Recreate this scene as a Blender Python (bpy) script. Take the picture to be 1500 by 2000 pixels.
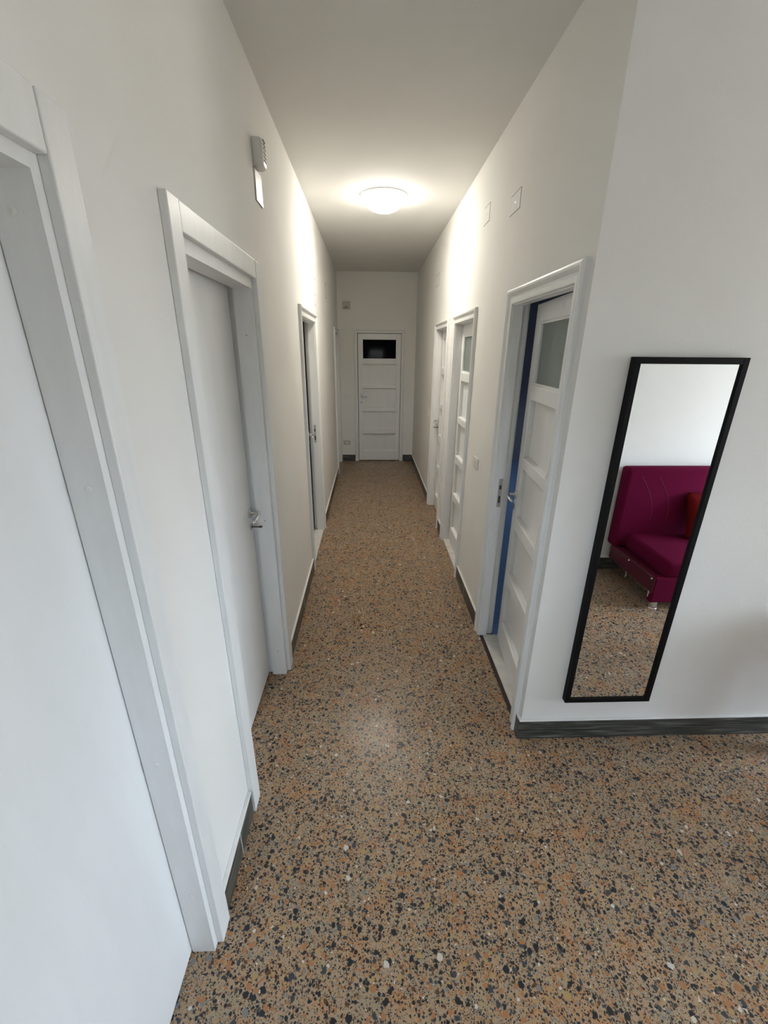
import bpy, bmesh, math, random
from mathutils import Vector, Matrix

# ------------------------------------------------------------------ reset
for o in list(bpy.data.objects):
    bpy.data.objects.remove(o)
SC = bpy.context.scene
COL = SC.collection
random.seed(7)

# ------------------------------------------------------------------ camera
CAMH = 1.74
F_PX, PITCH, YAW, ROLL = 825.4584, 0.3628826, 0.0347559, 0.0084038
cp, sp, cy, sy = math.cos(PITCH), math.sin(PITCH), math.cos(YAW), math.sin(YAW)
fw = Vector((sy * cp, cy * cp, -sp))
rt = Vector((cy, -sy, 0))
up = rt.cross(fw)
cr, sr = math.cos(ROLL), math.sin(ROLL)
rt2 = cr * rt + sr * up
up2 = -sr * rt + cr * up
cd = bpy.data.cameras.new('camera')
cam = bpy.data.objects.new('camera', cd)
COL.objects.link(cam)
cd.sensor_fit = 'VERTICAL'
cd.sensor_height = 36.0
cd.lens = F_PX * 36.0 / 2000.0
cd.clip_start = 0.02
M = Matrix((rt2, up2, -fw)).transposed().to_4x4()
M.translation = Vector((0, 0, CAMH))
cam.matrix_world = M
SC.camera = cam

# ------------------------------------------------------------------ world, light, exposure
W = bpy.data.worlds.new('sky')
SC.world = W
W.use_nodes = True
bg = W.node_tree.nodes['Background']
# bright sky above the horizon, darker ground below it
_wt = W.node_tree
_wc = _wt.nodes.new('ShaderNodeTexCoord')
_ws = _wt.nodes.new('ShaderNodeSeparateXYZ')
_wr = _wt.nodes.new('ShaderNodeValToRGB')
_wm = _wt.nodes.new('ShaderNodeMath')
_wm.operation = 'MULTIPLY_ADD'
_wm.inputs[1].default_value = 0.5
_wm.inputs[2].default_value = 0.5
_wt.links.new(_wc.outputs['Generated'], _ws.inputs[0])
_wt.links.new(_ws.outputs['Z'], _wm.inputs[0])
_wt.links.new(_wm.outputs[0], _wr.inputs['Fac'])
_we = _wr.color_ramp.elements
_we[0].position, _we[0].color = 0.49, (0.17, 0.165, 0.15, 1)
_we[1].position, _we[1].color = 0.53, (0.69, 0.835, 1.0, 1)
_wt.links.new(_wr.outputs['Color'], bg.inputs['Color'])
bg.inputs['Strength'].default_value = 28.5
LAMP_STRENGTH = 72.0
LAMP_COLOR = (1.0, 0.95, 0.85)
SC.view_settings.view_transform = 'Standard'
SC.view_settings.look = 'None'
SC.view_settings.gamma = 1
SC.view_settings.use_curve_mapping = False
SC.view_settings.exposure = 0.47


def portal(loc, rot, sx, sy_):
    l = bpy.data.lights.new('window_portal', 'AREA')
    l.shape = 'RECTANGLE'
    l.size = sx
    l.size_y = sy_
    l.cycles.is_portal = True
    o = bpy.data.objects.new('window_portal', l)
    o.location = loc
    o.rotation_euler = rot
    COL.objects.link(o)


# ------------------------------------------------------------------ plan (metres)
XL, XR, D, H, YM = -0.486, 0.714, 7.038, 2.833, 1.506
T = 0.09                      # wall thickness
YB = -0.22                    # wall behind the sofa
XE = 5.2                     # window wall of the side room
XLO, XRO = -3.6, 4.05         # outer walls of the rooms behind the doors
YS, YN = -2.4, 8.6            # south end of the hall, far end of dark room

# ------------------------------------------------------------------ materials


def mat(name, color, rough=0.5, metal=0.0, **kw):
    m = bpy.data.materials.new(name)
    m.use_nodes = True
    b = m.node_tree.nodes['Principled BSDF']
    b.inputs['Base Color'].default_value = (*color, 1)
    b.inputs['Roughness'].default_value = rough
    b.inputs['Metallic'].default_value = metal
    for k, v in kw.items():
        b.inputs[k].default_value = v
    return m


def nd(m, t, **kw):
    n = m.node_tree.nodes.new(t)
    for k, v in kw.items():
        setattr(n, k, v)
    return n


def lk(m, a, b):
    m.node_tree.links.new(a, b)


def noise_paint(name, c0, c1, rough, scale, bump, bscale, sx=(1, 1, 1)):
    """paint with faint mottling and relief"""
    m = mat(name, c0, rough)
    b = m.node_tree.nodes['Principled BSDF']
    tc = nd(m, 'ShaderNodeTexCoord')
    mp = nd(m, 'ShaderNodeMapping')
    mp.inputs['Scale'].default_value = sx
    lk(m, tc.outputs['Object'], mp.inputs['Vector'])
    n = nd(m, 'ShaderNodeTexNoise')
    n.inputs['Scale'].default_value = scale
    n.inputs['Detail'].default_value = 4
    lk(m, mp.outputs['Vector'], n.inputs['Vector'])
    r = nd(m, 'ShaderNodeValToRGB')
    r.color_ramp.elements[0].color = (*c0, 1)
    r.color_ramp.elements[1].color = (*c1, 1)
    r.color_ramp.elements[0].position = 0.35
    r.color_ramp.elements[1].position = 0.65
    lk(m, n.outputs['Fac'], r.inputs['Fac'])
    lk(m, r.outputs['Color'], b.inputs['Base Color'])
    n2 = nd(m, 'ShaderNodeTexNoise')
    n2.inputs['Scale'].default_value = bscale
    n2.inputs['Detail'].default_value = 3
    lk(m, mp.outputs['Vector'], n2.inputs['Vector'])
    bp = nd(m, 'ShaderNodeBump')
    bp.inputs['Strength'].default_value = bump
    bp.inputs['Distance'].default_value = 0.004
    lk(m, n2.outputs['Fac'], bp.inputs['Height'])
    lk(m, bp.outputs['Normal'], b.inputs['Normal'])
    return m


WALL = noise_paint('wall_paint', (0.83, 0.812, 0.772), (0.855, 0.84, 0.802), 0.85, 2.2, 0.12, 160)
CEIL = noise_paint('ceiling_paint', (0.82, 0.81, 0.78), (0.85, 0.84, 0.81), 0.9, 2.0, 0.10, 160)
TRIM = noise_paint('trim_enamel', (0.81, 0.81, 0.79), (0.84, 0.84, 0.825), 0.38, 6, 0.10, 60, (6, 6, 1))
LEAF = noise_paint('door_enamel', (0.81, 0.81, 0.795), (0.84, 0.84, 0.83), 0.42, 3, 0.08, 40, (4, 4, 1))
PLAST = mat('white_plastic', (0.80, 0.79, 0.75), 0.35)
PLATE = mat('cover_plate_paint', (0.835, 0.825, 0.795), 0.8)
DARK = mat('dark_gap', (0.05, 0.045, 0.04), 0.8)
CHROME = mat('chrome', (0.75, 0.75, 0.76), 0.18, 1.0)
STEEL = mat('worn_steel', (0.45, 0.44, 0.42), 0.35, 1.0)
BLACK = mat('black_frame', (0.006, 0.0055, 0.0055), 0.55)
BLACK.node_tree.nodes['Principled BSDF'].inputs['Specular IOR Level'].default_value = 0.1
MIRROR = mat('mirror_silver', (0.93, 0.94, 0.94), 0.004, 1.0)
KEYM = mat('key_brass_dark', (0.10, 0.08, 0.07), 0.35, 1.0)
DWOOD = mat('dark_threshold', (0.035, 0.018, 0.012), 0.4)
NAVY_TINT = mat('navy_light_tint', (0.13, 0.13, 0.17), 0.7)  # dim bluish light of the right rooms, put into the wall colour
LAVENDER_TINT = mat('lavender_light_tint', (0.16, 0.15, 0.22), 0.7)  # dim purple-blue light of the left rooms, put into the wall colour
BLUE_TINT = mat('blue_light_tint', (0.17, 0.29, 0.50), 0.35)  # blue skylight on the floor, put into its colour
BEIGE = mat('aged_beige_plastic', (0.52, 0.49, 0.42), 0.5)
TABLEWOOD = mat('pale_wood', (0.42, 0.30, 0.18), 0.5)
THRESH = noise_paint('threshold_marble', (0.62, 0.60, 0.56), (0.74, 0.72, 0.69), 0.3, 14, 0.02, 60)
SOFA_F = mat('sofa_fabric', (0.115, 0.0045, 0.030), 0.9)
SOFA_D = mat('sofa_leatherette', (0.075, 0.004, 0.015), 0.45)
PIPING = mat('sofa_seam', (0.17, 0.012, 0.055), 0.8)
CUSH = mat('cushion_red', (0.13, 0.006, 0.006), 0.8)
for m_ in (SOFA_F, CUSH):
    b_ = m_.node_tree.nodes['Principled BSDF']
    b_.inputs['Specular IOR Level'].default_value = 0.05
    n_ = nd(m_, 'ShaderNodeTexNoise')
    n_.inputs['Scale'].default_value = 350
    bp_ = nd(m_, 'ShaderNodeBump')
    bp_.inputs['Strength'].default_value = 0.25
    bp_.inputs['Distance'].default_value = 0.002
    tc_ = nd(m_, 'ShaderNodeTexCoord')
    lk(m_, tc_.outputs['Object'], n_.inputs['Vector'])
    lk(m_, n_.outputs['Fac'], bp_.inputs['Height'])
    lk(m_, bp_.outputs['Normal'], b_.inputs['Normal'])


def glass_mat(name, color, trans):
    m = mat(name, color, 0.28)
    b = m.node_tree.nodes['Principled BSDF']
    b.inputs['Transmission Weight'].default_value = trans
    b.inputs['IOR'].default_value = 1.45
    tc = nd(m, 'ShaderNodeTexCoord')
    n = nd(m, 'ShaderNodeTexNoise')
    n.inputs['Scale'].default_value = 45
    n.inputs['Detail'].default_value = 3
    bp = nd(m, 'ShaderNodeBump')
    bp.inputs['Strength'].default_value = 0.5
    bp.inputs['Distance'].default_value = 0.004
    lk(m, tc.outputs['Object'], n.inputs['Vector'])
    lk(m, n.outputs['Fac'], bp.inputs['Height'])
    lk(m, bp.outputs['Normal'], b.inputs['Normal'])
    return m


FROST = glass_mat('frosted_glass', (0.33, 0.39, 0.365), 0.45)
DGLASS = glass_mat('dark_room_glass', (0.03, 0.033, 0.033), 0.9)
_dg = DGLASS.node_tree.nodes['Principled BSDF']
_dg.inputs['Roughness'].default_value = 0.06
_dg.inputs['IOR'].default_value = 1.12
for _l in list(DGLASS.node_tree.links):
    if _l.to_socket == _dg.inputs['Normal']:
        DGLASS.node_tree.links.remove(_l)

CLEAR = bpy.data.materials.new('window_glass')
CLEAR.use_nodes = True
_nt = CLEAR.node_tree
_nt.nodes.remove(_nt.nodes['Principled BSDF'])
_t = nd(CLEAR, 'ShaderNodeBsdfTransparent')
_g = nd(CLEAR, 'ShaderNodeBsdfGlossy')
_g.inputs['Roughness'].default_value = 0.02
_x = nd(CLEAR, 'ShaderNodeMixShader')
_x.inputs['Fac'].default_value = 0.06
lk(CLEAR, _t.outputs[0], _x.inputs[1])
lk(CLEAR, _g.outputs[0], _x.inputs[2])
lk(CLEAR, _x.outputs[0], _nt.nodes['Material Output'].inputs['Surface'])

LAMPM = bpy.data.materials.new('lit_opal_glass')
LAMPM.use_nodes = True
_b = LAMPM.node_tree.nodes['Principled BSDF']
_b.inputs['Base Color'].default_value = (0.9, 0.9, 0.88, 1)
_b.inputs['Emission Color'].default_value = (*LAMP_COLOR, 1)
# the bulbs sit behind the middle of the bowl: its rim glows less than its centre
_gg = nd(LAMPM, 'ShaderNodeNewGeometry')
_gs = nd(LAMPM, 'ShaderNodeSeparateXYZ')
lk(LAMPM, _gg.outputs['Normal'], _gs.inputs[0])
_gr = nd(LAMPM, 'ShaderNodeMapRange')
_gr.inputs['From Min'].default_value = -0.05
_gr.inputs['From Max'].default_value = -1.0
_gr.inputs['To Min'].default_value = 0.13 * LAMP_STRENGTH
_gr.inputs['To Max'].default_value = LAMP_STRENGTH
lk(LAMPM, _gs.outputs['Z'], _gr.inputs['Value'])
lk(LAMPM, _gr.outputs[0], _b.inputs['Emission Strength'])

# skirting marble: dark grey-green with fine horizontal streaks
MARBLE = mat('skirting_marble', (0.08, 0.085, 0.075), 0.35)
_tc = nd(MARBLE, 'ShaderNodeTexCoord')
_mp = nd(MARBLE, 'ShaderNodeMapping')
_mp.inputs['Scale'].default_value = (3, 3, 75)
lk(MARBLE, _tc.outputs['Object'], _mp.inputs['Vector'])
_n = nd(MARBLE, 'ShaderNodeTexNoise')
_n.inputs['Scale'].default_value = 1.6
_n.inputs['Detail'].default_value = 5
_n.inputs['Distortion'].default_value = 0.6
lk(MARBLE, _mp.outputs['Vector'], _n.inputs['Vector'])
_r = nd(MARBLE, 'ShaderNodeValToRGB')
e = _r.color_ramp.elements
e[0].position, e[0].color = 0.30, (0.018, 0.020, 0.017, 1)
e[1].position, e[1].color = 0.72, (0.24, 0.25, 0.235, 1)
_e = e.new(0.52)
_e.color = (0.055, 0.059, 0.052, 1)
lk(MARBLE, _n.outputs['Fac'], _r.inputs['Fac'])
lk(MARBLE, _r.outputs['Color'], MARBLE.node_tree.nodes['Principled BSDF'].inputs['Base Color'])

# terrazzo floor
TERR = mat('terrazzo', (0.3, 0.24, 0.18), 0.30, **{'Specular IOR Level': 0.32})


def build_terrazzo(m):
    b = m.node_tree.nodes['Principled BSDF']
    tc = nd(m, 'ShaderNodeTexCoord')
    # wobble of coordinates so chips are irregular
    wn = nd(m, 'ShaderNodeTexNoise')
    wn.inputs['Scale'].default_value = 90
    wn.inputs['Detail'].default_value = 2
    lk(m, tc.outputs['Object'], wn.inputs['Vector'])
    sub = nd(m, 'ShaderNodeVectorMath', operation='SUBTRACT')
    lk(m, wn.outputs['Color'], sub.inputs[0])
    sub.inputs[1].default_value = (0.5, 0.5, 0.5)
    sc = nd(m, 'ShaderNodeVectorMath', operation='SCALE')
    lk(m, sub.outputs[0], sc.inputs[0])
    sc.inputs['Scale'].default_value = 0.010
    add = nd(m, 'ShaderNodeVectorMath', operation='ADD')
    lk(m, tc.outputs['Object'], add.inputs[0])
    lk(m, sc.outputs[0], add.inputs[1])
    # cement matrix with large and small mottling
    n1 = nd(m, 'ShaderNodeTexNoise')
    n1.inputs['Scale'].default_value = 9.0
    n1.inputs['Detail'].default_value = 7
    n1.inputs['Roughness'].default_value = 0.72
    lk(m, tc.outputs['Object'], n1.inputs['Vector'])
    r1 = nd(m, 'ShaderNodeValToRGB')
    el = r1.color_ramp.elements
    el[0].position, el[0].color = 0.32, (0.31, 0.265, 0.19, 1)
    el[1].position, el[1].color = 0.64, (0.46, 0.235, 0.105, 1)
    x = el.new(0.52)
    x.color = (0.42, 0.305, 0.19, 1)
    lk(m, n1.outputs['Fac'], r1.inputs['Fac'])
    col = r1.outputs['Color']

    # chips gather in clusters
    ncl = nd(m, 'ShaderNodeTexNoise')
    ncl.inputs['Scale'].default_value = 13.0
    ncl.inputs['Detail'].default_value = 3
    lk(m, tc.outputs['Object'], ncl.inputs['Vector'])

    def layer(col, scale, thr, jitter, keep, stops, seed):
        """scatter chips: voronoi cells, each cell has own size and colour"""
        mp = nd(m, 'ShaderNodeMapping')
        mp.inputs['Location'].default_value = (seed, seed * 1.7, 0)
        mp.inputs['Rotation'].default_value = (0, 0, seed)
        mp.inputs['Scale'].default_value = (1, 1, 0)
        lk(m, add.outputs[0], mp.inputs['Vector'])
        v = nd(m, 'ShaderNodeTexVoronoi', voronoi_dimensions='2D', feature='F1')
        v.inputs['Scale'].default_value = scale
        lk(m, mp.outputs['Vector'], v.inputs['Vector'])
        sp_ = nd(m, 'ShaderNodeSeparateColor')
        lk(m, v.outputs['Color'], sp_.inputs[0])
        # radius = thr + jitter*(g)
        rad = nd(m, 'ShaderNodeMath', operation='MULTIPLY_ADD')
        lk(m, sp_.outputs['Green'], rad.inputs[0])
        rad.inputs[1].default_value = jitter
        rad.inputs[2].default_value = thr
        d = nd(m, 'ShaderNodeMath', operation='SUBTRACT')
        lk(m, rad.outputs[0], d.inputs[0])
        lk(m, v.outputs['Distance'], d.inputs[1])
        mk = nd(m, 'ShaderNodeMath', operation='MULTIPLY')
        mk.use_clamp = True
        lk(m, d.outputs[0], mk.inputs[0])
        mk.inputs[1].default_value = 14
        kn = nd(m, 'ShaderNodeMath', operation='MULTIPLY_ADD')
        lk(m, ncl.outputs['Fac'], kn.inputs[0])
        kn.inputs[1].default_value = 1.1
        kn.inputs[2].default_value = keep - 0.55
        kp = nd(m, 'ShaderNodeMath', operation='LESS_THAN')
        lk(m, sp_.outputs['Blue'], kp.inputs[0])
        lk(m, kn.outputs[0], kp.inputs[1])
        fm = nd(m, 'ShaderNodeMath', operation='MULTIPLY')
        lk(m, mk.outputs[0], fm.inputs[0])
        lk(m, kp.outputs[0], fm.inputs[1])
        r = nd(m, 'ShaderNodeValToRGB')
        r.color_ramp.interpolation = 'CONSTANT'
        ee = r.color_ramp.elements
        while len(ee) > 1:
            ee.remove(ee[0])
        ee[0].position = 0
        ee[0].color = (*stops[0][1], 1)
        for p_, c_ in stops[1:]:
            q = ee.new(p_)
            q.color = (*c_, 1)
        lk(m, sp_.outputs['Red'], r.inputs['Fac'])
        mx = nd(m, 'ShaderNodeMix', data_type='RGBA')
        lk(m, fm.outputs[0], mx.inputs['Factor'])
        lk(m, col, mx.inputs[6])
        lk(m, r.outputs['Color'], mx.inputs[7])
        return mx.outputs[2]

    dk = (0.022, 0.024, 0.030)
    dk2 = (0.055, 0.062, 0.068)
    brown = (0.12, 0.062, 0.030)
    orange = (0.40, 0.18, 0.075)
    ochre = (0.42, 0.28, 0.12)
    grey = (0.22, 0.22, 0.21)
    pink = (0.42, 0.28, 0.20)
    white = (0.62, 0.58, 0.52)
    col = layer(col, 270, 0.22, 0.36, 0.62,
                [(0, dk), (0.34, brown), (0.56, orange), (0.70, pink), (0.88, grey)], 7.7)
    col = layer(col, 150, 0.20, 0.38, 0.60,
                [(0, dk), (0.42, brown), (0.58, orange), (0.72, pink), (0.86, grey), (0.97, white)], 3.1)
    col = layer(col, 85, 0.15, 0.38, 0.62,
                [(0, pink), (0.16, orange), (0.34, dk2), (0.44, dk), (0.74, brown), (0.86, ochre), (0.94, grey), (0.985, white)], 11.3)
    col = layer(col, 46, 0.08, 0.40, 0.40,
                [(0, orange), (0.22, ochre), (0.32, dk), (0.70, dk2), (0.88, grey), (0.97, white)], 23.9)
    # joint between hall and side-room floor: hair crack along x = 0.718 for y < 1.5
    sx = nd(m, 'ShaderNodeSeparateXYZ')
    lk(m, add.outputs[0], sx.inputs[0])
    a = nd(m, 'ShaderNodeMath', operation='SUBTRACT')
    lk(m, sx.outputs['X'], a.inputs[0])
    a.inputs[1].default_value = 0.718
    ab = nd(m, 'ShaderNodeMath', operation='ABSOLUTE')
    lk(m, a.outputs[0], ab.inputs[0])
    c1 = nd(m, 'ShaderNodeMath', operation='LESS_THAN')
    lk(m, ab.outputs[0], c1.inputs[0])
    c1.inputs[1].default_value = 0.0011
    c2 = nd(m, 'ShaderNodeMath', operation='LESS_THAN')
    lk(m, sx.outputs['Y'], c2.inputs[0])
    c2.inputs[1].default_value = 1.5
    c3 = nd(m, 'ShaderNodeMath', operation='MULTIPLY')
    lk(m, c1.outputs[0], c3.inputs[0])
    lk(m, c2.outputs[0], c3.inputs[1])
    mx = nd(m, 'ShaderNodeMix', data_type='RGBA')
    lk(m, c3.outputs[0], mx.inputs['Factor'])
    lk(m, col, mx.inputs[6])
    mx.inputs[7].default_value = (0.06, 0.05, 0.045, 1)
    lk(m, mx.outputs[2], b.inputs['Base Color'])
    # wear of the polish
    n3 = nd(m, 'ShaderNodeTexNoise')
    n3.inputs['Scale'].default_value = 3.5
    n3.inputs['Detail'].default_value = 6
    lk(m, tc.outputs['Object'], n3.inputs['Vector'])
    mr = nd(m, 'ShaderNodeMapRange')
    mr.inputs['From Min'].default_value = 0.3
    mr.inputs['From Max'].default_value = 0.7
    mr.inputs['To Min'].default_value = 0.26
    mr.inputs['To Max'].default_value = 0.42
    lk(m, n3.outputs['Fac'], mr.inputs['Value'])
    lk(m, mr.outputs[0], b.inputs['Roughness'])


build_terrazzo(TERR)

# ------------------------------------------------------------------ mesh helpers


def obj(name, bm, material, parent=None, smooth=False):
    """bm is in world coordinates; the object's origin is its root's origin"""
    bmesh.ops.recalc_face_normals(bm, faces=bm.faces)
    root = parent
    while root is not None and root.parent is not None:
        root = root.parent
    if root is not None:
        bmesh.ops.translate(bm, verts=bm.verts, vec=-Vector(root.location))
    me = bpy.data.meshes.new(name)
    bm.to_mesh(me)
    bm.free()
    me.materials.append(material)
    if smooth:
        for p in me.polygons:
            p.use_smooth = True
    o = bpy.data.objects.new(name, me)
    COL.objects.link(o)
    if parent is not None:
        o.parent = parent
    return o


def tag(o, label=None, cat=None, group=None, kind=None):
    if label:
        o['label'] = label
    if cat:
        o['category'] = cat
    if group:
        o['group'] = group
    if kind:
        o['kind'] = kind
    return o


def empty(name, loc, label, cat, group=None, kind=None):
    o = bpy.data.objects.new(name, None)
    o.empty_display_size = 0.1
    o.location = loc
    COL.objects.link(o)
    return tag(o, label, cat, group, kind)


def idmap(a, b, c):
    return Vector((a, b, c))


def add_box(bm, a, b, fn=idmap, bev=0.0, seg=1):
    """box between corners a and b given in the frame of fn"""
    lo = [min(a[i], b[i]) for i in range(3)]
    hi = [max(a[i], b[i]) for i in range(3)]
    vs = [bm.verts.new(fn(x, y, z)) for x in (lo[0], hi[0]) for y in (lo[1], hi[1]) for z in (lo[2], hi[2])]
    fs = [(0, 1, 3, 2), (4, 6, 7, 5), (0, 4, 5, 1), (2, 3, 7, 6), (0, 2, 6, 4), (1, 5, 7, 3)]
    faces = [bm.faces.new([vs[i] for i in f]) for f in fs]
    if bev > 0:
        ed = set()
        for f in faces:
            ed.update(f.edges)
        bmesh.ops.bevel(bm, geom=list(ed), offset=bev, segments=seg, affect='EDGES', profile=0.5)


def box(a, b, fn=idmap, bev=0.0, seg=1):
    bm = bmesh.new()
    add_box(bm, a, b, fn, bev, seg)
    return bm


def add_tube(bm, pts, rad, seg=12, caps=True):
    pts = [Vector(p) for p in pts]
    rads = rad if isinstance(rad, (list, tuple)) else [rad] * len(pts)
    rings = []
    ref = None
    for i, p in enumerate(pts):
        t = (pts[min(i + 1, len(pts) - 1)] - pts[max(i - 1, 0)]).normalized()
        if ref is None:
            ref = Vector((0, 0, 1)) if abs(t.z) < 0.9 else Vector((1, 0, 0))
        n = (ref - t * ref.dot(t)).normalized()
        ref = n
        bn = t.cross(n)
        rings.append([bm.verts.new(p + (n * math.cos(2 * math.pi * k / seg) + bn * math.sin(2 * math.pi * k / seg)) * rads[i]) for k in range(seg)])
    for i in range(len(rings) - 1):
        for k in range(seg):
            k2 = (k + 1) % seg
            bm.faces.new((rings[i][k], rings[i][k2], rings[i + 1][k2], rings[i + 1][k]))
    if caps:
        bm.faces.new(list(reversed(rings[0])))
        bm.faces.new(rings[-1])


def grid_wall(ucuts, zcuts, holes, fn, d0, d1):
    """solid slab over the (u,z) grid with rectangular holes; one closed mesh"""
    bm = bmesh.new()
    nu, nz = len(ucuts) - 1, len(zcuts) - 1

    def solid(i, j):
        if i < 0 or j < 0 or i >= nu or j >= nz:
            return False
        uc = (ucuts[i] + ucuts[i + 1]) / 2
        zc = (zcuts[j] + zcuts[j + 1]) / 2
        return not any(h[0] < uc < h[1] and h[2] < zc < h[3] for h in holes)
    cache = {}

    def v(i, j, k):
        key = (i, j, k)
        if key not in cache:
            cache[key] = bm.verts.new(fn(ucuts[i], d0 if k == 0 else d1, zcuts[j]))
        return cache[key]
    for i in range(nu):
        for j in range(nz):
            if not solid(i, j):
                continue
            for k in (0, 1):
                bm.faces.new((v(i, j, k), v(i + 1, j, k), v(i + 1, j + 1, k), v(i, j + 1, k)))
            if not solid(i - 1, j):
                bm.faces.new((v(i, j, 0), v(i, j + 1, 0), v(i, j + 1, 1), v(i, j, 1)))
            if not solid(i + 1, j):
                bm.faces.new((v(i + 1, j, 0), v(i + 1, j + 1, 0), v(i + 1, j + 1, 1), v(i + 1, j, 1)))
            if not solid(i, j - 1):
                bm.faces.new((v(i, j, 0), v(i + 1, j, 0), v(i + 1, j, 1), v(i, j, 1)))
            if not solid(i, j + 1):
                bm.faces.new((v(i, j + 1, 0), v(i + 1, j + 1, 0), v(i + 1, j + 1, 1), v(i, j + 1, 1)))
    return bm


def wall_with_holes(name, u0, u1, holes, fn, label, d0=0.0, d1=T, material=None):
    us = sorted(set([u0, u1] + [h[0] for h in holes] + [h[1] for h in holes]))
    zs = sorted(set([0.0, H] + [h[2] for h in holes if h[2] > 0] + [h[3] for h in holes]))
    o = obj(name, grid_wall(us, zs, holes, fn, d0, d1), material or WALL)
    return tag(o, label, 'wall', kind='structure')


# local frames: (u along the wall, d into the wall, z)
def f_left(u, d, z):
    return Vector((XL - d, u, z))


def f_right(u, d, z):
    return Vector((XR + d, u, z))


def f_back(u, d, z):
    return Vector((u, D + d, z))


def f_mir(u, d, z):
    return Vector((u, YM + d, z))


def f_sofa(u, d, z):          # wall behind the sofa, faces +y
    return Vector((u, YB - d, z))


def f_win(u, d, z):           # window wall, faces -x
    return Vector((XE + d, u, z))


# ------------------------------------------------------------------ door table: clear opening u0,u1,top
J = 0.03
DOORS = {
    1: dict(fn=f_left, u=(0.060, 0.757), top=1.982),
    2: dict(fn=f_left, u=(1.290, 1.960), top=1.978),
    3: dict(fn=f_left, u=(3.270, 4.060), top=1.965),
    4: dict(fn=f_left, u=(6.260, 6.965), top=1.985),
    5: dict(fn=f_right, u=(1.618, 2.287), top=1.957),
    6: dict(fn=f_right, u=(3.120, 3.785), top=1.950),
    7: dict(fn=f_right, u=(4.155, 4.815), top=1.950),
    8: dict(fn=f_back, u=(-0.190, 0.495), top=2.002),
}


def hole(n):
    d = DOORS[n]
    return (d['u'][0] - J, d['u'][1] + J, 0.0, d['top'] + J)


# ------------------------------------------------------------------ structure: floor, ceiling, walls
tag(obj('floor', box((XLO - T, YS - T, -0.12), (XE + T, YN + T, 0)), TERR),
    'brown speckled terrazzo floor with dark blue and orange chips', 'floor', kind='structure')
tag(obj('ceiling', box((XLO - T, YS - T, H), (XE + T, YN + T, H + 0.12)), CEIL),
    'plain off-white painted ceiling of the hallway', 'ceiling', kind='structure')

wall_with_holes('wall_left', YS, D + T, [hole(n) for n in (1, 2, 3, 4)], f_left,
                'long white hallway wall with four doorways')
wall_with_holes('wall_right', YM, D + T, [hole(n) for n in (5, 6, 7)], f_right,
                'white hallway wall with three panelled doors')
wall_with_holes('wall_back', XL, XR, [hole(8)], f_back,
                'short white wall at the far end of the hallway')
wall_with_holes('wall_mirror', XR + T, XE, [], f_mir,
                'white wall where the tall black mirror hangs')
# corner post joins the two walls (the first metre of the right wall starts at the mirror wall)
wall_with_holes('wall_sofa', 0.95, XE, [], f_sofa,
                'white wall behind the magenta sofa, seen in the mirror')
WIN_E = (0.12, 1.40, 0.06, 2.30)
wall_with_holes('wall_window', YB - T, YM + T, [WIN_E], f_win,
                'side wall with the bright window beyond the mirror')
# hall behind the viewer
tag(obj('wall_hall_side', box((0.95, YS, 0), (0.95 + T, YB - T, H)), WALL), 'white side wall of the hall behind the viewer', 'wall', kind='structure')
WIN_FILL = (-0.02, 0.52, 1.10, 1.85)  # unseen window, added to brighten the ceiling and the far end


def f_front(u, d, z):
    return Vector((u, YS - d, z))


wall_with_holes('wall_front', XL - T, 0.95 + T, [WIN_FILL], f_front, 'white end wall of the hall behind the viewer')
# rooms behind the doors
WIN_L = (4.7, 5.1, 1.0, 1.6)
WIN_R = (4.6, 5.2, 0.5, 1.3)
wall_with_holes('wall_left_room', YS - T, D + T, [WIN_L], lambda u, d, z: Vector((XLO - d, u, z)),
                'outer wall of the rooms behind the left doors', material=LAVENDER_TINT)
wall_with_holes('wall_right_room', YM + T, D + T, [WIN_R], lambda u, d, z: Vector((XRO + d, u, z)),
                'outer wall of the rooms behind the right doors', material=NAVY_TINT)
tag(obj('wall_left_room_end', box((XLO, D, 0), (XL - T, D + T, H)), LAVENDER_TINT), 'end wall of the left rooms', 'wall', kind='structure')
tag(obj('wall_left_room_start', box((XLO, YS - T, 0), (XL - T, YS, H)), WALL), 'near end wall of the left rooms', 'wall', kind='structure')
tag(obj('wall_right_room_end', box((XR + T, D, 0), (XRO, D + T, H)), NAVY_TINT), 'end wall of the right rooms', 'wall', kind='structure')
tag(obj('wall_dark_room', grid_wall([XL, XR], [0, H], [], lambda u, d, z: Vector((u, YN + d, z)), 0, T), WALL), 'far wall of the dark room behind the end door', 'wall', kind='structure')
tag(obj('wall_dark_room_side', box((XL - T, D + T, 0), (XL, YN + T, H)), WALL), 'left wall of the dark room behind the end door', 'wall', kind='structure')
tag(obj('wall_dark_room_other', box((XR, D + T, 0), (XR + T, YN + T, H)), WALL), 'right wall of the dark room behind the end door', 'wall', kind='structure')


tag(obj('floor_light_tint', box((XR + T, YM + T, 0), (XRO, D, 0.004)), BLUE_TINT), 'floor coloured blue for the skylight glimpsed past the door ajar', 'floor', kind='structure')  # overlay added to carry the blue skylight in the door gap


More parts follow.
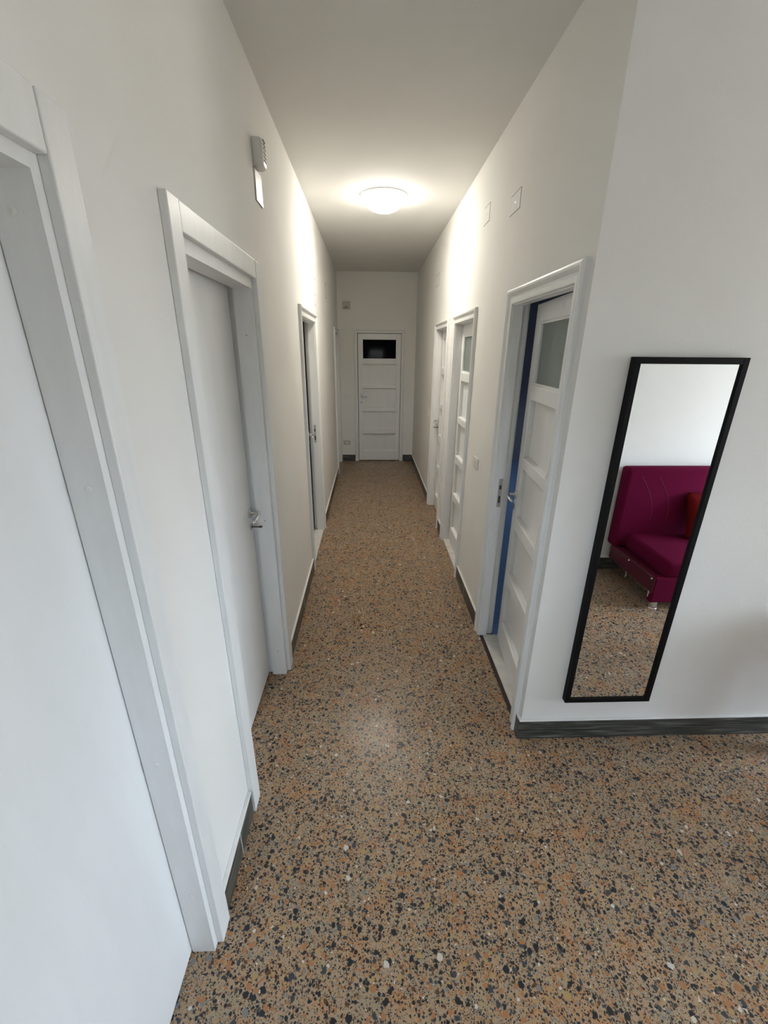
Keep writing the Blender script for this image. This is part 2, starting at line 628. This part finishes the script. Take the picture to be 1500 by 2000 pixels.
# windows: frame, mullion, pane, sill
def window(name, hole_, fn, label, portal_args):
    u0, u1, z0, z1 = hole_
    r = empty(name, fn((u0 + u1) / 2, 0, z0), label, 'window', kind='structure')
    w = 0.055
    bm = bmesh.new()
    for a, b in (((u0, .04, z0), (u0 + w, .09, z1)), ((u1 - w, .04, z0), (u1, .09, z1)),
                 ((u0 + w, .04, z0), (u1 - w, .09, z0 + w)), ((u0 + w, .04, z1 - w), (u1 - w, .09, z1))):
        add_box(bm, a, b, fn)
    obj('window_frame', bm, TRIM, r)
    um = (u0 + u1) / 2
    obj('mullion', box((um - .03, .045, z0 + w), (um + .03, .085, z1 - w), fn), TRIM, r)
    for a, b in ((u0 + w, um - .03), (um + .03, u1 - w)):
        obj('pane', box((a, .063, z0 + w), (b, .067, z1 - w), fn), CLEAR, r)
    obj('window_sill', box((u0 - .04, -.03, z0 - .03), (u1 + .04, .04, z0), fn), THRESH, r)
    portal(*portal_args)


window('window_1', WIN_E, f_win, 'white framed window lighting the mirror and sofa',
       (f_win((WIN_E[0] + WIN_E[1]) / 2, .12, (WIN_E[2] + WIN_E[3]) / 2), (0, math.radians(90), 0), WIN_E[3] - WIN_E[2], WIN_E[1] - WIN_E[0]))
window('window_2', WIN_L, lambda u, d, z: Vector((XLO - d, u, z)), 'window of the room behind the left doors',
       (Vector((XLO - .12, (WIN_L[0] + WIN_L[1]) / 2, (WIN_L[2] + WIN_L[3]) / 2)), (0, math.radians(-90), 0), WIN_L[3] - WIN_L[2], WIN_L[1] - WIN_L[0]))
window('window_3', WIN_R, lambda u, d, z: Vector((XRO + d, u, z)), 'window of the room behind the right doors',
       (Vector((XRO + .12, (WIN_R[0] + WIN_R[1]) / 2, (WIN_R[2] + WIN_R[3]) / 2)), (0, math.radians(90), 0), WIN_R[3] - WIN_R[2], WIN_R[1] - WIN_R[0]))

window('fill_window', WIN_FILL, f_front, 'added fill window at the end of the hall behind the viewer',
       (f_front((WIN_FILL[0] + WIN_FILL[1]) / 2, .12, (WIN_FILL[2] + WIN_FILL[3]) / 2), (math.radians(90), 0, 0), WIN_FILL[1] - WIN_FILL[0], WIN_FILL[3] - WIN_FILL[2]))

# ------------------------------------------------------------------ skirting boards
BH, BT = 0.108, 0.012


def skirting(parent, fn, u0, u1, joints=(), ridge=0.006):
    cuts = [u0] + list(joints) + [u1]
    for a, b in zip(cuts[:-1], cuts[1:]):
        ga = 0.0012 if a != u0 else 0
        gb = 0.0012 if b != u1 else 0
        obj('slab', box((a + ga, -BT, 0.0), (b - gb, 0.0, BH), fn, 0.0012), MARBLE, parent)
    # ridge of wall paint left on top of the slabs
    obj('paint_ridge', box((u0, -BT - 0.0015, BH), (u1, 0.0, BH + ridge), fn, 0.0015), TRIM, parent)
    for j in joints:
        obj('joint_filler', box((j - 0.0016, -BT - 0.0006, 0.0), (j + 0.0016, -0.001, BH), fn), PLAST, parent)


bl = empty('baseboard_left', (XL, 2.0, 0), 'dark grey marble skirting along the left hallway wall', 'baseboard', kind='structure')
skirting(bl, f_left, 0.843, 1.178, (1.03,), 0.014)
skirting(bl, f_left, 2.066, 3.195, (2.62,))
skirting(bl, f_left, 4.135, 6.190, (4.8, 5.5))
br = empty('baseboard_right', (XR, 2.0, 0), 'dark grey marble skirting along the right hallway wall', 'baseboard', kind='structure')
skirting(br, f_right, 1.508, 1.545)
skirting(br, f_right, 2.362, 3.048, (2.75,))
skirting(br, f_right, 3.858, 4.082)
skirting(br, f_right, 4.888, D - BT, (5.6, 6.3))
bb = empty('baseboard_back', (0.1, D, 0), 'dark marble skirting either side of the end door', 'baseboard', kind='structure')
skirting(bb, f_back, XL + 0.006, -0.245)
skirting(bb, f_back, 0.553, XR)
bmr = empty('baseboard_mirror', (2.0, YM, 0), 'dark streaked marble skirting below the black mirror', 'baseboard', kind='structure')
skirting(bmr, f_mir, XR - BT, XE, (1.97, 2.9))
bs = empty('baseboard_sofa', (2.0, YB, 0), 'dark marble skirting behind the magenta sofa', 'baseboard', kind='structure')
skirting(bs, f_sofa, 0.95, XE, (1.7, 2.6))

# ------------------------------------------------------------------ doors
MOLD = [(0.0, -0.003), (0.0, 0.010), (0.004, 0.0125), (0.022, 0.0125), (0.025, 0.0095), (0.034, 0.0115),
        (0.042, 0.018), (0.049, 0.0225), (0.057, 0.0235), (0.064, 0.021), (0.068, 0.014), (0.068, -0.003)]


def moulded_casing(root, fn, u0, u1, zt, w=0.068, label=None):
    """three mitred mouldings around the opening"""
    prof = [(a * w / 0.068, b) for a, b in MOLD]
    s = 0.006
    ua, ub, zt = u0 - s, u1 + s, zt + s

    def sweep(ends):
        bm = bmesh.new()
        rings = [[bm.verts.new(fn(*e(a, b))) for a, b in prof] for e in ends]
        n = len(prof)
        for i in range(n):
            j = (i + 1) % n
            bm.faces.new((rings[0][i], rings[0][j], rings[1][j], rings[1][i]))
        bm.faces.new(rings[0])
        bm.faces.new(list(reversed(rings[1])))
        return bm
    obj('casing', sweep([lambda a, b: (ua - a, -b, 0.0), lambda a, b: (ua - a, -b, zt + a)]), TRIM, root)
    obj('casing', sweep([lambda a, b: (ub + a, -b, 0.0), lambda a, b: (ub + a, -b, zt + a)]), TRIM, root)
    obj('casing', sweep([lambda a, b: (ua - a, -b, zt + a), lambda a, b: (ub + a, -b, zt + a)]), TRIM, root)


def flat_casing(root, fn, near, far, z0, z1):
    """plain boards: two uprights, a head board between them"""
    obj('casing', box((near[0], -0.021, 0.0), (near[1], 0.0, z1), fn, 0.003, 2), TRIM, root)
    obj('casing', box((far[0], -0.021, 0.0), (far[1], 0.0, z1 - 0.002), fn, 0.003, 2), TRIM, root)
    obj('casing', box((near[1] + 0.0012, -0.0195, z0), (far[0] - 0.0012, 0.0, z1), fn, 0.003, 2), TRIM, root)


def jambs(root, fn, u0, u1, zt, dr, front=-0.001, back=T):
    """lining boards with a rebate for the leaf from depth dr on"""
    for s, u in ((-1, u0), (1, u1)):
        bm = bmesh.new()
        add_box(bm, (u, front, 0.0), (u + s * J, dr, zt + J), fn)
        add_box(bm, (u + s * 0.02, dr, 0.0), (u + s * J, back, zt + J), fn)
        obj('jamb', bm, TRIM, root)
    bm = bmesh.new()
    add_box(bm, (u0, front, zt), (u1, dr, zt + J), fn)
    add_box(bm, (u0, dr, zt + 0.02), (u1, back, zt + J), fn)
    obj('head_jamb', bm, TRIM, root)


def panel_leaf(root, fn, u0, u1, zt, d, rails, glass, stile=0.068, th=0.04, toprail=0.08):
    """leaf of stiles and rails (mesh 'leaf') with sub-parts: mid rails, panels, glass"""
    z0 = 0.010
    bm = bmesh.new()
    bv = 0.003
    add_box(bm, (u0, d, z0), (u0 + stile, d + th, zt), fn, bv)
    add_box(bm, (u1 - stile, d, z0), (u1, d + th, zt), fn, bv)
    leaf = obj('leaf', bm, LEAF, root)
    a, b = u0 + stile, u1 - stile
    g0, g1 = glass                      # glass bottom, top
    obj('rail', box((a, d, g1), (b, d + th, zt), fn, bv), LEAF, leaf)
    top = g0
    for lo, hi in rails:                # from the top down; rail between lo and hi
        obj('rail', box((a - .001, d - 0.005, lo), (b + .001, d + th, hi), fn, 0.007, 2), LEAF, leaf)
    edges = [(rails[i][0], rails[i + 1][1]) for i in range(len(rails) - 1)]
    for hi, lo in edges:
        obj('panel', box((a - .004, d + 0.027, lo - .004), (b + .004, d + th - 0.006, hi + .004), fn), LEAF, leaf)
    return leaf, (a, b, g0, g1)


def glaze(leaf, fn, ab, d, material, th=0.04):
    a, b, g0, g1 = ab
    obj('glass_pane', box((a - .004, d + 0.017, g0 - .004), (b + .004, d + 0.022, g1 + .004), fn), material, leaf)
    bm = bmesh.new()
    w = 0.009
    add_box(bm, (a, d + 0.006, g0), (a + w, d + 0.0165, g1), fn)
    add_box(bm, (b - w, d + 0.006, g0), (b, d + 0.0165, g1), fn)
    add_box(bm, (a + w, d + 0.006, g0), (b - w, d + 0.0165, g0 + w), fn)
    add_box(bm, (a + w, d + 0.006, g1 - w), (b - w, d + 0.0165, g1), fn)
    obj('glazing_bead', bm, LEAF, leaf)


def handle(root, fn, u, z, d, direction, keyhole=0.075, key=False, length=0.105):
    """lever handle on round rose; direction +1/-1 along u"""
    bm = bmesh.new()
    s = direction
    pts = [(0, 0.0, 0), (0, -0.030, 0), (0.004 * s, -0.042, 0), (0.016 * s, -0.050, 0), (0.05 * s, -0.052, -0.003), (length * 0.8 * s, -0.049, -0.008), (length * s, -0.044, -0.012)]
    add_tube(bm, [fn(u + a, d + b, z + c) for a, b, c in pts], [.0085, .0085, .0085, .009, .0085, .008, .0065], 12)
    h = obj('handle', bm, CHROME, root, True)
    bm = bmesh.new()
    add_tube(bm, [fn(u, d, z), fn(u, d - 0.006, z), fn(u, d - 0.009, z)], [.025, .025, .020], 20)
    obj('rose', bm, CHROME, h)
    zk = z - keyhole
    bm = bmesh.new()
    add_tube(bm, [fn(u, d, zk), fn(u, d - 0.005, zk), fn(u, d - 0.007, zk)], [.019, .019, .015], 20)
    k = obj('escutcheon', bm, CHROME, h)
    bm = bmesh.new()
    add_box(bm, (u - .0025, d - .0078, zk - .010), (u + .0025, d - .006, zk + .004), fn)
    add_tube(bm, [fn(u, d - .006, zk + .004), fn(u, d - .0078, zk + .004)], .0045, 10)
    obj('keyhole', bm, DARK, h)
    if key:
        bm = bmesh.new()
        add_tube(bm, [fn(u, d - .004, zk), fn(u, d - .040, zk)], .0035, 8)
        ring = [fn(u + 0.008 * math.cos(t), d - .047 - 0.008 * math.sin(t), zk) for t in [i * math.pi / 6 for i in range(13)]]
        add_tube(bm, ring, .0028, 8)
        obj('key', bm, KEYM, h)
    return h


def strike(root, fn, u, z, d, s):
    """lock plate let into the jamb; s = direction the reveal faces along u"""
    p = obj('strike_plate', box((u, d - .011, z - .085), (u + s * .0012, d + .011, z + .085), fn), STEEL, root)
    for a, b in ((z + .022, z + .046), (z - .060, z - .018)):
        obj('latch_hole', box((u + s * .001, d - .006, a), (u + s * .0016, d + .006, b), fn), DARK, p)


def hinge(root, fn, u, z, d):
    bm = bmesh.new()
    add_tube(bm, [fn(u, d, z - .045), fn(u, d, z + .045)], .007, 10)
    obj('hinge', bm, TRIM, root)


def rotated(fn, uh, dh, ang):
    """leaf frame turned about a vertical hinge at (uh, dh); positive angle swings it into the wall side"""
    c, s = math.cos(ang), math.sin(ang)

    def g(u, d, z):
        x, y = u - uh, d - dh
        return fn(uh + x * c - y * s, dh + x * s + y * c, z)
    return g


def door_root(n, label):
    d = DOORS[n]
    u0, u1 = d['u']
    r = empty('door_%d' % n, d['fn']((u0 + u1) / 2, 0, 0), label, 'door', kind='structure')
    return r, d['fn'], u0, u1, d['top']


def rails_for(zt):
    k = zt / 2.0
    return [(v0 * k, v1 * k) for v0, v1 in ((1.551, 1.627), (1.186, 1.246), (0.822, 0.896), (0.456, 0.531), (0.01 / k, 0.176))]


# door 1: nearest left door, flat leaf
r, fn, u0, u1, zt = door_root(1, 'plain flat white door nearest the viewer, in a wide board frame')
flat_casing(r, fn, (-0.035, 0.040), (0.777, 0.841), 2.004, 2.086)
jambs(r, fn, u0, u1, zt, 0.068, back=0.112)
obj('leaf', box((u0 - .018, 0.070, 0.006), (u1 + .018, 0.110, zt + .018), fn, 0.002), LEAF, r)
for z, d in ((1.50, 0.030), (0.80, 0.034), (1.93, .04), (0.28, .03)):
    bm = bmesh.new()
    add_tube(bm, [fn(u1, d, z), fn(u1 - .0015, d, z), fn(u1 - .0035, d, z)], [.0075, .0075, .004], 14)
    obj('screw_cap', bm, PLAST, r)

# door 2: second left door, flat leaf with lever and key
r, fn, u0, u1, zt = door_root(2, 'plain flat white door with chrome lever and key left in the lock')
flat_casing(r, fn, (1.182, 1.252), (1.990, 2.064), 2.016, 2.086)
jambs(r, fn, u0, u1, zt, 0.076, back=0.142)
obj('leaf', box((u0 - .018, 0.099, 0.008), (u1 + .014, 0.139, zt + .014), fn, 0.004, 2), LEAF, r)
handle(r, fn, 1.928, 1.005, 0.099, -1, keyhole=0.072, key=True)
for z in (1.80, 0.95, .16):
    bm = bmesh.new()
    add_tube(bm, [fn(u1, .036, z), fn(u1 - .0012, .036, z)], [.0035, .003], 10)
    obj('screw', bm, STEEL, r)

# door 3: third on the left, ajar
r, fn, u0, u1, zt = door_root(3, 'white door left slightly ajar on the left, with bare lock plate')
moulded_casing(r, fn, u0, u1, zt)
jambs(r, fn, u0, u1, zt, 0.058, back=0.074)
g3 = rotated(fn, u0 - .006, 0.062, math.radians(2.6))
lf, ab = panel_leaf(r, g3, u0 - .004, u1 - .004, zt + .012, 0.062, rails_for(1.95), (1.585, 1.87))
glaze(lf, g3, ab, 0.062, FROST)
handle(r, g3, u1 - .04, 1.0, 0.062, -1, length=.10)
strike(r, fn, u1, 1.0, 0.038, -1)
obj('threshold', box((u0, 0.0, 0.0), (u1, T, 0.006), fn), THRESH, r)

# door 4: far left
r, fn, u0, u1, zt = door_root(4, 'farthest door on the left wall, seen edge-on beside the end wall')
moulded_casing(r, fn, u0, u1, zt, 0.060)
jambs(r, fn, u0, u1, zt, 0.058)
lf, ab = panel_leaf(r, fn, u0 - .012, u1 + .012, zt + .012, 0.060, rails_for(1.96), (1.595, 1.88))
glaze(lf, fn, ab, 0.060, FROST)

# door 5: nearest right door, ajar, frosted pane
r, fn, u0, u1, zt = door_root(5, 'white panelled door standing ajar beside the mirror, frosted pane at top')
moulded_casing(r, fn, u0, u1, zt, 0.068)
jambs(r, fn, u0, u1, zt, 0.046, back=0.080)
g5 = rotated(fn, u0 - .002, 0.048, math.radians(5.6))
lf, ab = panel_leaf(r, g5, u0 + .001, u1 - .012, zt + .004, 0.048, rails_for(1.955), (1.590, 1.878), stile=0.078)
glaze(lf, g5, ab, 0.048, FROST)
handle(r, g5, u1 - .045, 0.995, 0.048, -1, length=.10)
strike(r, fn, u1, 0.985, 0.030, -1)
obj('threshold', box((u0, 0.022, 0.0), (u1, 0.20, 0.008), fn, .002), THRESH, r)
obj('threshold_strip', box((u0, 0.0, 0.0), (u1, 0.0215, 0.003), fn), DWOOD, r)

# door 6: middle right, closed, frosted pane
r, fn, u0, u1, zt = door_root(6, 'closed white panelled door with frosted pane, middle of the right wall')
moulded_casing(r, fn, u0, u1, zt, 0.064)
jambs(r, fn, u0, u1, zt, 0.056)
lf, ab = panel_leaf(r, fn, u0 - .012, u1 + .012, zt + .012, 0.058, rails_for(1.95), (1.585, 1.865), stile=.078)
glaze(lf, fn, ab, 0.058, FROST)
obj('threshold', box((u0, 0.004, 0.0), (u1, T, 0.016), fn, .002), THRESH, r)

# door 7: far right, closed
r, fn, u0, u1, zt = door_root(7, 'closed white panelled door with dark lever, farthest on the right wall')
moulded_casing(r, fn, u0, u1, zt, 0.064)
jambs(r, fn, u0, u1, zt, 0.056)
lf, ab = panel_leaf(r, fn, u0 - .012, u1 + .012, zt + .012, 0.058, rails_for(1.95)[0:], (1.585, 1.865), stile=.078)
a, b, g0, g1 = ab
obj('panel', box((a - .004, .069, g0 - .004), (b + .004, .087, g1 + .004), fn), LEAF, lf)
handle(r, fn, u1 - .035, 1.02, 0.058, -1, key=True, length=.1)

# door 8: end of the hallway
r, fn, u0, u1, zt = door_root(8, 'white panelled door with dark glass pane at the hallway end')
moulded_casing(r, fn, u0, u1, zt, 0.045)
jambs(r, fn, u0, u1, zt, 0.060)
lf, ab = panel_leaf(r, fn, u0 + .007, u1 - .005, zt - .006, 0.012, rails_for(2.0), (1.627, 1.920), stile=.070)
glaze(lf, fn, ab, 0.012, DGLASS)
handle(r, fn, -0.138, 1.072, 0.012, 1, keyhole=0.10, length=.095)
for z in (1.75, 0.13):
    hinge(r, fn, u1 + .002, z, 0.004)


# ------------------------------------------------------------------ ceiling lamp
LX, LY = 0.112, 3.80
lamp = empty('ceiling_lamp', (LX, LY, H), 'round opal glass ceiling lamp, lit, in the middle of the hallway', 'lamp')


def lathe(prof, cx, cy_, seg=40):
    bm = bmesh.new()
    rings = []
    for rr, z in prof:
        if rr < 1e-6:
            rings.append([bm.verts.new((cx, cy_, z))])
        else:
            rings.append([bm.verts.new((cx + rr * math.cos(2 * math.pi * k / seg), cy_ + rr * math.sin(2 * math.pi * k / seg), z)) for k in range(seg)])
    for a, b in zip(rings[:-1], rings[1:]):
        for k in range(seg):
            k2 = (k + 1) % seg
            if len(a) == 1:
                bm.faces.new((a[0], b[k], b[k2]))
            elif len(b) == 1:
                bm.faces.new((a[k], b[0], a[k2]))
            else:
                bm.faces.new((a[k], b[k], b[k2], a[k2]))
    if len(rings[0]) > 1:
        bm.faces.new(rings[0])
    return bm


obj('base', lathe([(0.178, H), (0.177, H - 0.006), (0.152, H - 0.020), (0.0, H - 0.020)], LX, LY), PLAST, lamp)
obj('shade', lathe([(0.150, H - 0.0205)] + [(0.150 * math.cos(t), H - 0.026 - 0.082 * math.sin(t)) for t in [i * math.pi / 2 / 12 for i in range(12)]] + [(0, H - 0.108)], LX, LY), LAMPM, lamp, True)

# ------------------------------------------------------------------ mirror
mx0, mx1, mz0, mz1, mt = 0.890, 1.286, 0.236, 1.730, 0.030
mir = empty('wall_mirror_tall', ((mx0 + mx1) / 2, YM, mz0), 'tall narrow mirror in thin black frame on the white wall', 'mirror')
mir.name = 'mirror'
w = 0.022
yf = YM - mt
for a, b in (((mx0, yf, mz0), (mx0 + w, YM, mz1)), ((mx1 - w, yf, mz0), (mx1, YM, mz1)),
             ((mx0 + w, yf, mz0), (mx1 - w, YM, mz0 + w)), ((mx0 + w, yf, mz1 - w), (mx1 - w, YM, mz1))):
    obj('frame', box(a, b, idmap, 0.0015), BLACK, mir)
obj('glass', box((mx0 + w - .003, yf + 0.008, mz0 + w - .003), (mx1 - w + .003, yf + 0.012, mz1 - w + .003)), MIRROR, mir)


# ------------------------------------------------------------------ wall plates, switches, devices
def cover_plate(fn, u0, u1, z0, z1, label, group=None, th=0.0014, material=None):
    r = empty('junction_box_cover', fn((u0 + u1) / 2, 0, z0), label, 'cover plate', group)
    obj('shadow_gap', box((u0 - .0026, -0.0006, z0 - .0026), (u1 + .0026, 0.0, z1 + .0026), fn), DARK, r)
    obj('plate', box((u0, -th, z0), (u1, 0.0, z1), fn, 0.0005), material or PLATE, r)
    bm = bmesh.new()
    um, zm = (u0 + u1) / 2, (z0 + z1) / 2
    add_tube(bm, [fn(um, -th, zm), fn(um, -th - .0008, zm)], .0035, 8)
    obj('screw', bm, STEEL, r)
    return r


cover_plate(f_left, 2.190, 2.305, 2.345, 2.462, 'small bright white square cover plate under the wall sounder', th=.006, material=PLAST)
cover_plate(f_left, 4.18, 4.31, 2.335, 2.430, 'painted-over box cover above the ajar left door, upper of two', 'painted junction covers')
cover_plate(f_left, 4.17, 4.27, 2.125, 2.205, 'painted-over box cover above the ajar left door, lower of two', 'painted junction covers')
cover_plate(f_left, 5.28, 5.42, 2.300, 2.440, 'painted-over box cover high on the left wall toward the end', 'painted junction covers')
cover_plate(f_right, 2.365, 2.515, 2.385, 2.465, 'painted-over box cover nearest the mirror, high on the right wall', 'painted junction covers')
cover_plate(f_right, 2.945, 3.070, 2.475, 2.565, 'painted-over box cover between first two right doors, high up', 'painted junction covers')
cover_plate(f_right, 4.850, 5.050, 2.385, 2.490, 'painted-over box cover above farthest right door', 'painted junction covers')


def switch(fn, uc, zc, label, w=0.118, h=0.076, n=1, name='light_switch', outlet=False):
    r = empty(name, fn(uc, 0, zc - h / 2), label, 'outlet' if outlet else 'switch')
    obj('plate', box((uc - w / 2, -0.008, zc - h / 2), (uc + w / 2, 0.0, zc + h / 2), fn, 0.003, 2), BEIGE if outlet else PLAST, r)
    k = 0.0235
    for i in range(3):
        c = uc + (i - 1) * (k + .001)
        m = obj('socket_module' if outlet else 'rocker', box((c - k / 2, -0.0100, zc - .022), (c + k / 2, -0.007, zc + .022), fn, 0.001), PLAST, r)
        if outlet:
            bm = bmesh.new()
            for q in (-.011, 0, .011):
                add_tube(bm, [fn(c, -.0098, zc + q), fn(c, -.0106, zc + q)], .0028, 8)
            obj('socket_hole', bm, DARK, m)
    return r


switch(f_right, 2.755, 1.045, 'white switch plate between first two doors on the right wall')
switch(f_right, 5.30, 1.045, 'white switch plate on right wall past the farthest right door')
switch(f_back, -0.366, 1.060, 'white switch plate on the end wall left of the door', w=.105, h=.062)
switch(f_back, -0.384, 0.312, 'white power socket low on the end wall by the skirting', w=.110, h=.066, name='power_outlet', outlet=True)


def rounded_device(bm, fn, u0, u1, z0, z1, depth, n=28, k=4.0):
    """soft pillow-like housing (superellipse outline, domed front)"""
    uc, zc, a, b = (u0 + u1) / 2, (z0 + z1) / 2, (u1 - u0) / 2, (z1 - z0) / 2
    rings = []
    for s, dd in ((0.96, 0.0), (1.0, -0.15), (1.0, -0.6), (0.94, -0.85), (0.75, -0.97), (0.4, -1.0)):
        ring = []
        for i in range(n):
            t = 2 * math.pi * i / n
            c, q = math.cos(t), math.sin(t)
            ring.append(bm.verts.new(fn(uc + a * s * math.copysign(abs(c) ** (2 / k), c), dd * depth, zc + b * s * math.copysign(abs(q) ** (2 / k), q))))
        rings.append(ring)
    for r0, r1 in zip(rings[:-1], rings[1:]):
        for i in range(n):
            j = (i + 1) % n
            bm.faces.new((r0[i], r0[j], r1[j], r1[i]))
    bm.faces.new(rings[0])
    bm.faces.new(rings[-1])


sir = empty('wall_sounder', f_left(2.235, 0, 2.468), 'rounded white plastic sounder high on the left wall above a plate', 'sounder')
bm = bmesh.new()
rounded_device(bm, f_left, 2.188, 2.276, 2.464, 2.572, 0.044)
obj('housing', bm, PLAST, sir, True)
for i in range(6):
    z = 2.49 + i * 0.014
    obj('grille_slot', box((2.212, -0.0450, z), (2.252, -0.0425, z + .004), f_left), DARK, sir)
ch = empty('door_chime', f_back(-0.345, 0, 2.338), 'small square door chime box high on the end wall', 'door chime')
obj('housing', box((-0.404, -0.035, 2.338), (-0.288, 0.0, 2.436), f_back, 0.006, 2), BEIGE, ch)
obj('speaker_slot', box((-0.375, -0.0362, 2.352), (-0.325, -0.034, 2.362), f_back), DARK, ch)

# ------------------------------------------------------------------ sofa (seen in the mirror)
sx0, sx1 = 2.000, 3.85
sofa = empty('sofa', ((sx0 + sx1) / 2, 0.1, 0), 'magenta fabric sofa bed on chrome feet, reflected in the mirror', 'sofa')
by0, by1 = -0.165, 0.415
obj('base_side', box((sx0, by0, 0.140), (sx0 + 0.045, by1, 0.262), idmap, 0.010, 3), SOFA_D, sofa)
obj('base_side', box((sx1 - 0.045, by0, 0.140), (sx1, by1, 0.262), idmap, 0.010, 3), SOFA_D, sofa)
obj('base', box((sx0 + 0.046, by0, 0.120), (sx1 - 0.046, by1 - .05, 0.255), idmap, 0.010, 2), SOFA_F, sofa)
obj('front_fascia', box((sx0 + 0.006, by1 - 0.049, 0.062), (sx1 - 0.006, by1 + .004, 0.268), idmap, 0.012, 3), SOFA_F, sofa)
seat = obj('seat', box((sx0 + 0.068, -0.105, 0.258), (sx1 - 0.068, 0.425, 0.388), idmap, 0.034, 5), SOFA_F, sofa, True)
back = obj('backrest', box((sx0 - 0.022, -0.205, 0.262), (sx1 + 0.022, -0.095, 0.922), idmap, 0.026, 4), SOFA_F, sofa, True)


# stitched curved seams on the backrest and seat
def seam(parent, pts, rad=0.0020):
    bm = bmesh.new()
    add_tube(bm, pts, rad, 6)
    obj('seam', bm, PIPING, parent)


for off in (0.0, 0.135, 1.45, 1.585):
    pts = []
    for i in range(15):
        t = i / 14
        pts.append((sx0 + 0.085 + off + 0.145 * math.sin(t * math.pi * 0.55), -0.0948, 0.865 - 0.36 * t))
    seam(back, pts)
for off in (0.25, 1.5):
    pts = []
    for i in range(12):
        t = i / 11
        pts.append((sx0 + 0.10 + off + 0.14 * math.sin(t * math.pi * .6), 0.06 + 0.31 * t, 0.3885))
    seam(seat, pts)
for x in (sx0 + 0.066, sx1 - 0.066):
    bm = bmesh.new()
    y = by1 - 0.040
    add_tube(bm, [(x, y, 0.0), (x, y, 0.004), (x, y, 0.063)], [.030, .028, .028], 20)
    obj('foot', bm, CHROME, sofa)
    bm = bmesh.new()
    x2, y2 = (x + .14 if x < 3 else x - .14), by0 + .05
    add_tube(bm, [(x2, y2, 0.0), (x2, y2, 0.004), (x2, y2, 0.122)], [.026, .024, .024], 16)
    obj('foot', bm, BLACK, sofa)
for y in (0.107, 0.390):
    bm = bmesh.new()
    bmesh.ops.create_icosphere(bm, subdivisions=2, radius=0.008, matrix=Matrix.Translation((sx0 - .001, y, 0.246)))
    obj('stud', bm, CHROME, sofa, True)
    bm = bmesh.new()
    add_tube(bm, [(sx0 - .001, y, 0.100), (sx0 - .001, y, 0.150)], .005, 8)
    obj('chrome_pin', bm, CHROME, sofa)
obj('chrome_strip', box((sx0 - .002, by0 + .02, 0.135), (sx0 + .004, by1 - .01, 0.1405)), CHROME, sofa)

# scatter cushion leaning on the backrest
cu = empty('cushion', (2.625, 0.02, 0.388), 'square red scatter cushion leaning on the magenta sofa', 'cushion')


def pillow(cx, cy_, z0, s, thick, rz):
    bm = bmesh.new()
    n = 14
    front, backv = {}, {}
    c, q = math.cos(rz), math.sin(rz)
    tilt = math.radians(18)

    def place(u, v, wd):
        x = u * s / 2
        zz = (v + 1) * s / 2
        y = wd - zz * math.sin(tilt)
        z = zz * math.cos(tilt)
        return (cx + x * c - y * q, cy_ + x * q + y * c, z0 + z + 0.012)
    for i in range(n + 1):
        for j in range(n + 1):
            u, v = -1 + 2 * i / n, -1 + 2 * j / n
            b = ((1 - abs(u) ** 2.4) * (1 - abs(v) ** 2.4)) ** 0.45 if abs(u) < 1 and abs(v) < 1 else 0.0
            pin = 1 - 0.05 * (1 - abs(u)) * (abs(v) > .99) - 0.05 * (1 - abs(v)) * (abs(u) > .99)
            front[i, j] = bm.verts.new(place(u * pin, v * pin, thick / 2 * b))
            backv[i, j] = front[i, j] if b == 0.0 else bm.verts.new(place(u * pin, v * pin, -thick / 2 * b))
    for d_ in (front, backv):
        for i in range(n):
            for j in range(n):
                bm.faces.new((d_[i, j], d_[i + 1, j], d_[i + 1, j + 1], d_[i, j + 1]))
    return bm


obj('cover', pillow(2.625, 0.055, 0.385, 0.36, 0.13, math.radians(4)), CUSH, cu, True)

# ------------------------------------------------------------------ table beyond the right edge (its shadow falls on the mirror wall)
tb = empty('table', (2.45, 1.12, 0), 'pale wooden table beyond the right edge, shading the wall beside the mirror', 'table')
obj('tabletop', box((1.93, 0.80, 0.715), (2.95, 1.44, 0.745), idmap, 0.004, 2), TABLEWOOD, tb)
obj('apron', box((1.98, 0.86, 0.64), (2.90, 1.38, 0.7145), idmap, 0.002), TABLEWOOD, tb)
for x in (1.97, 2.86):
    for y in (0.84, 1.35):
        obj('leg', box((x, y, 0.0), (x + .05, y + .05, 0.7145), idmap, 0.003), TABLEWOOD, tb)
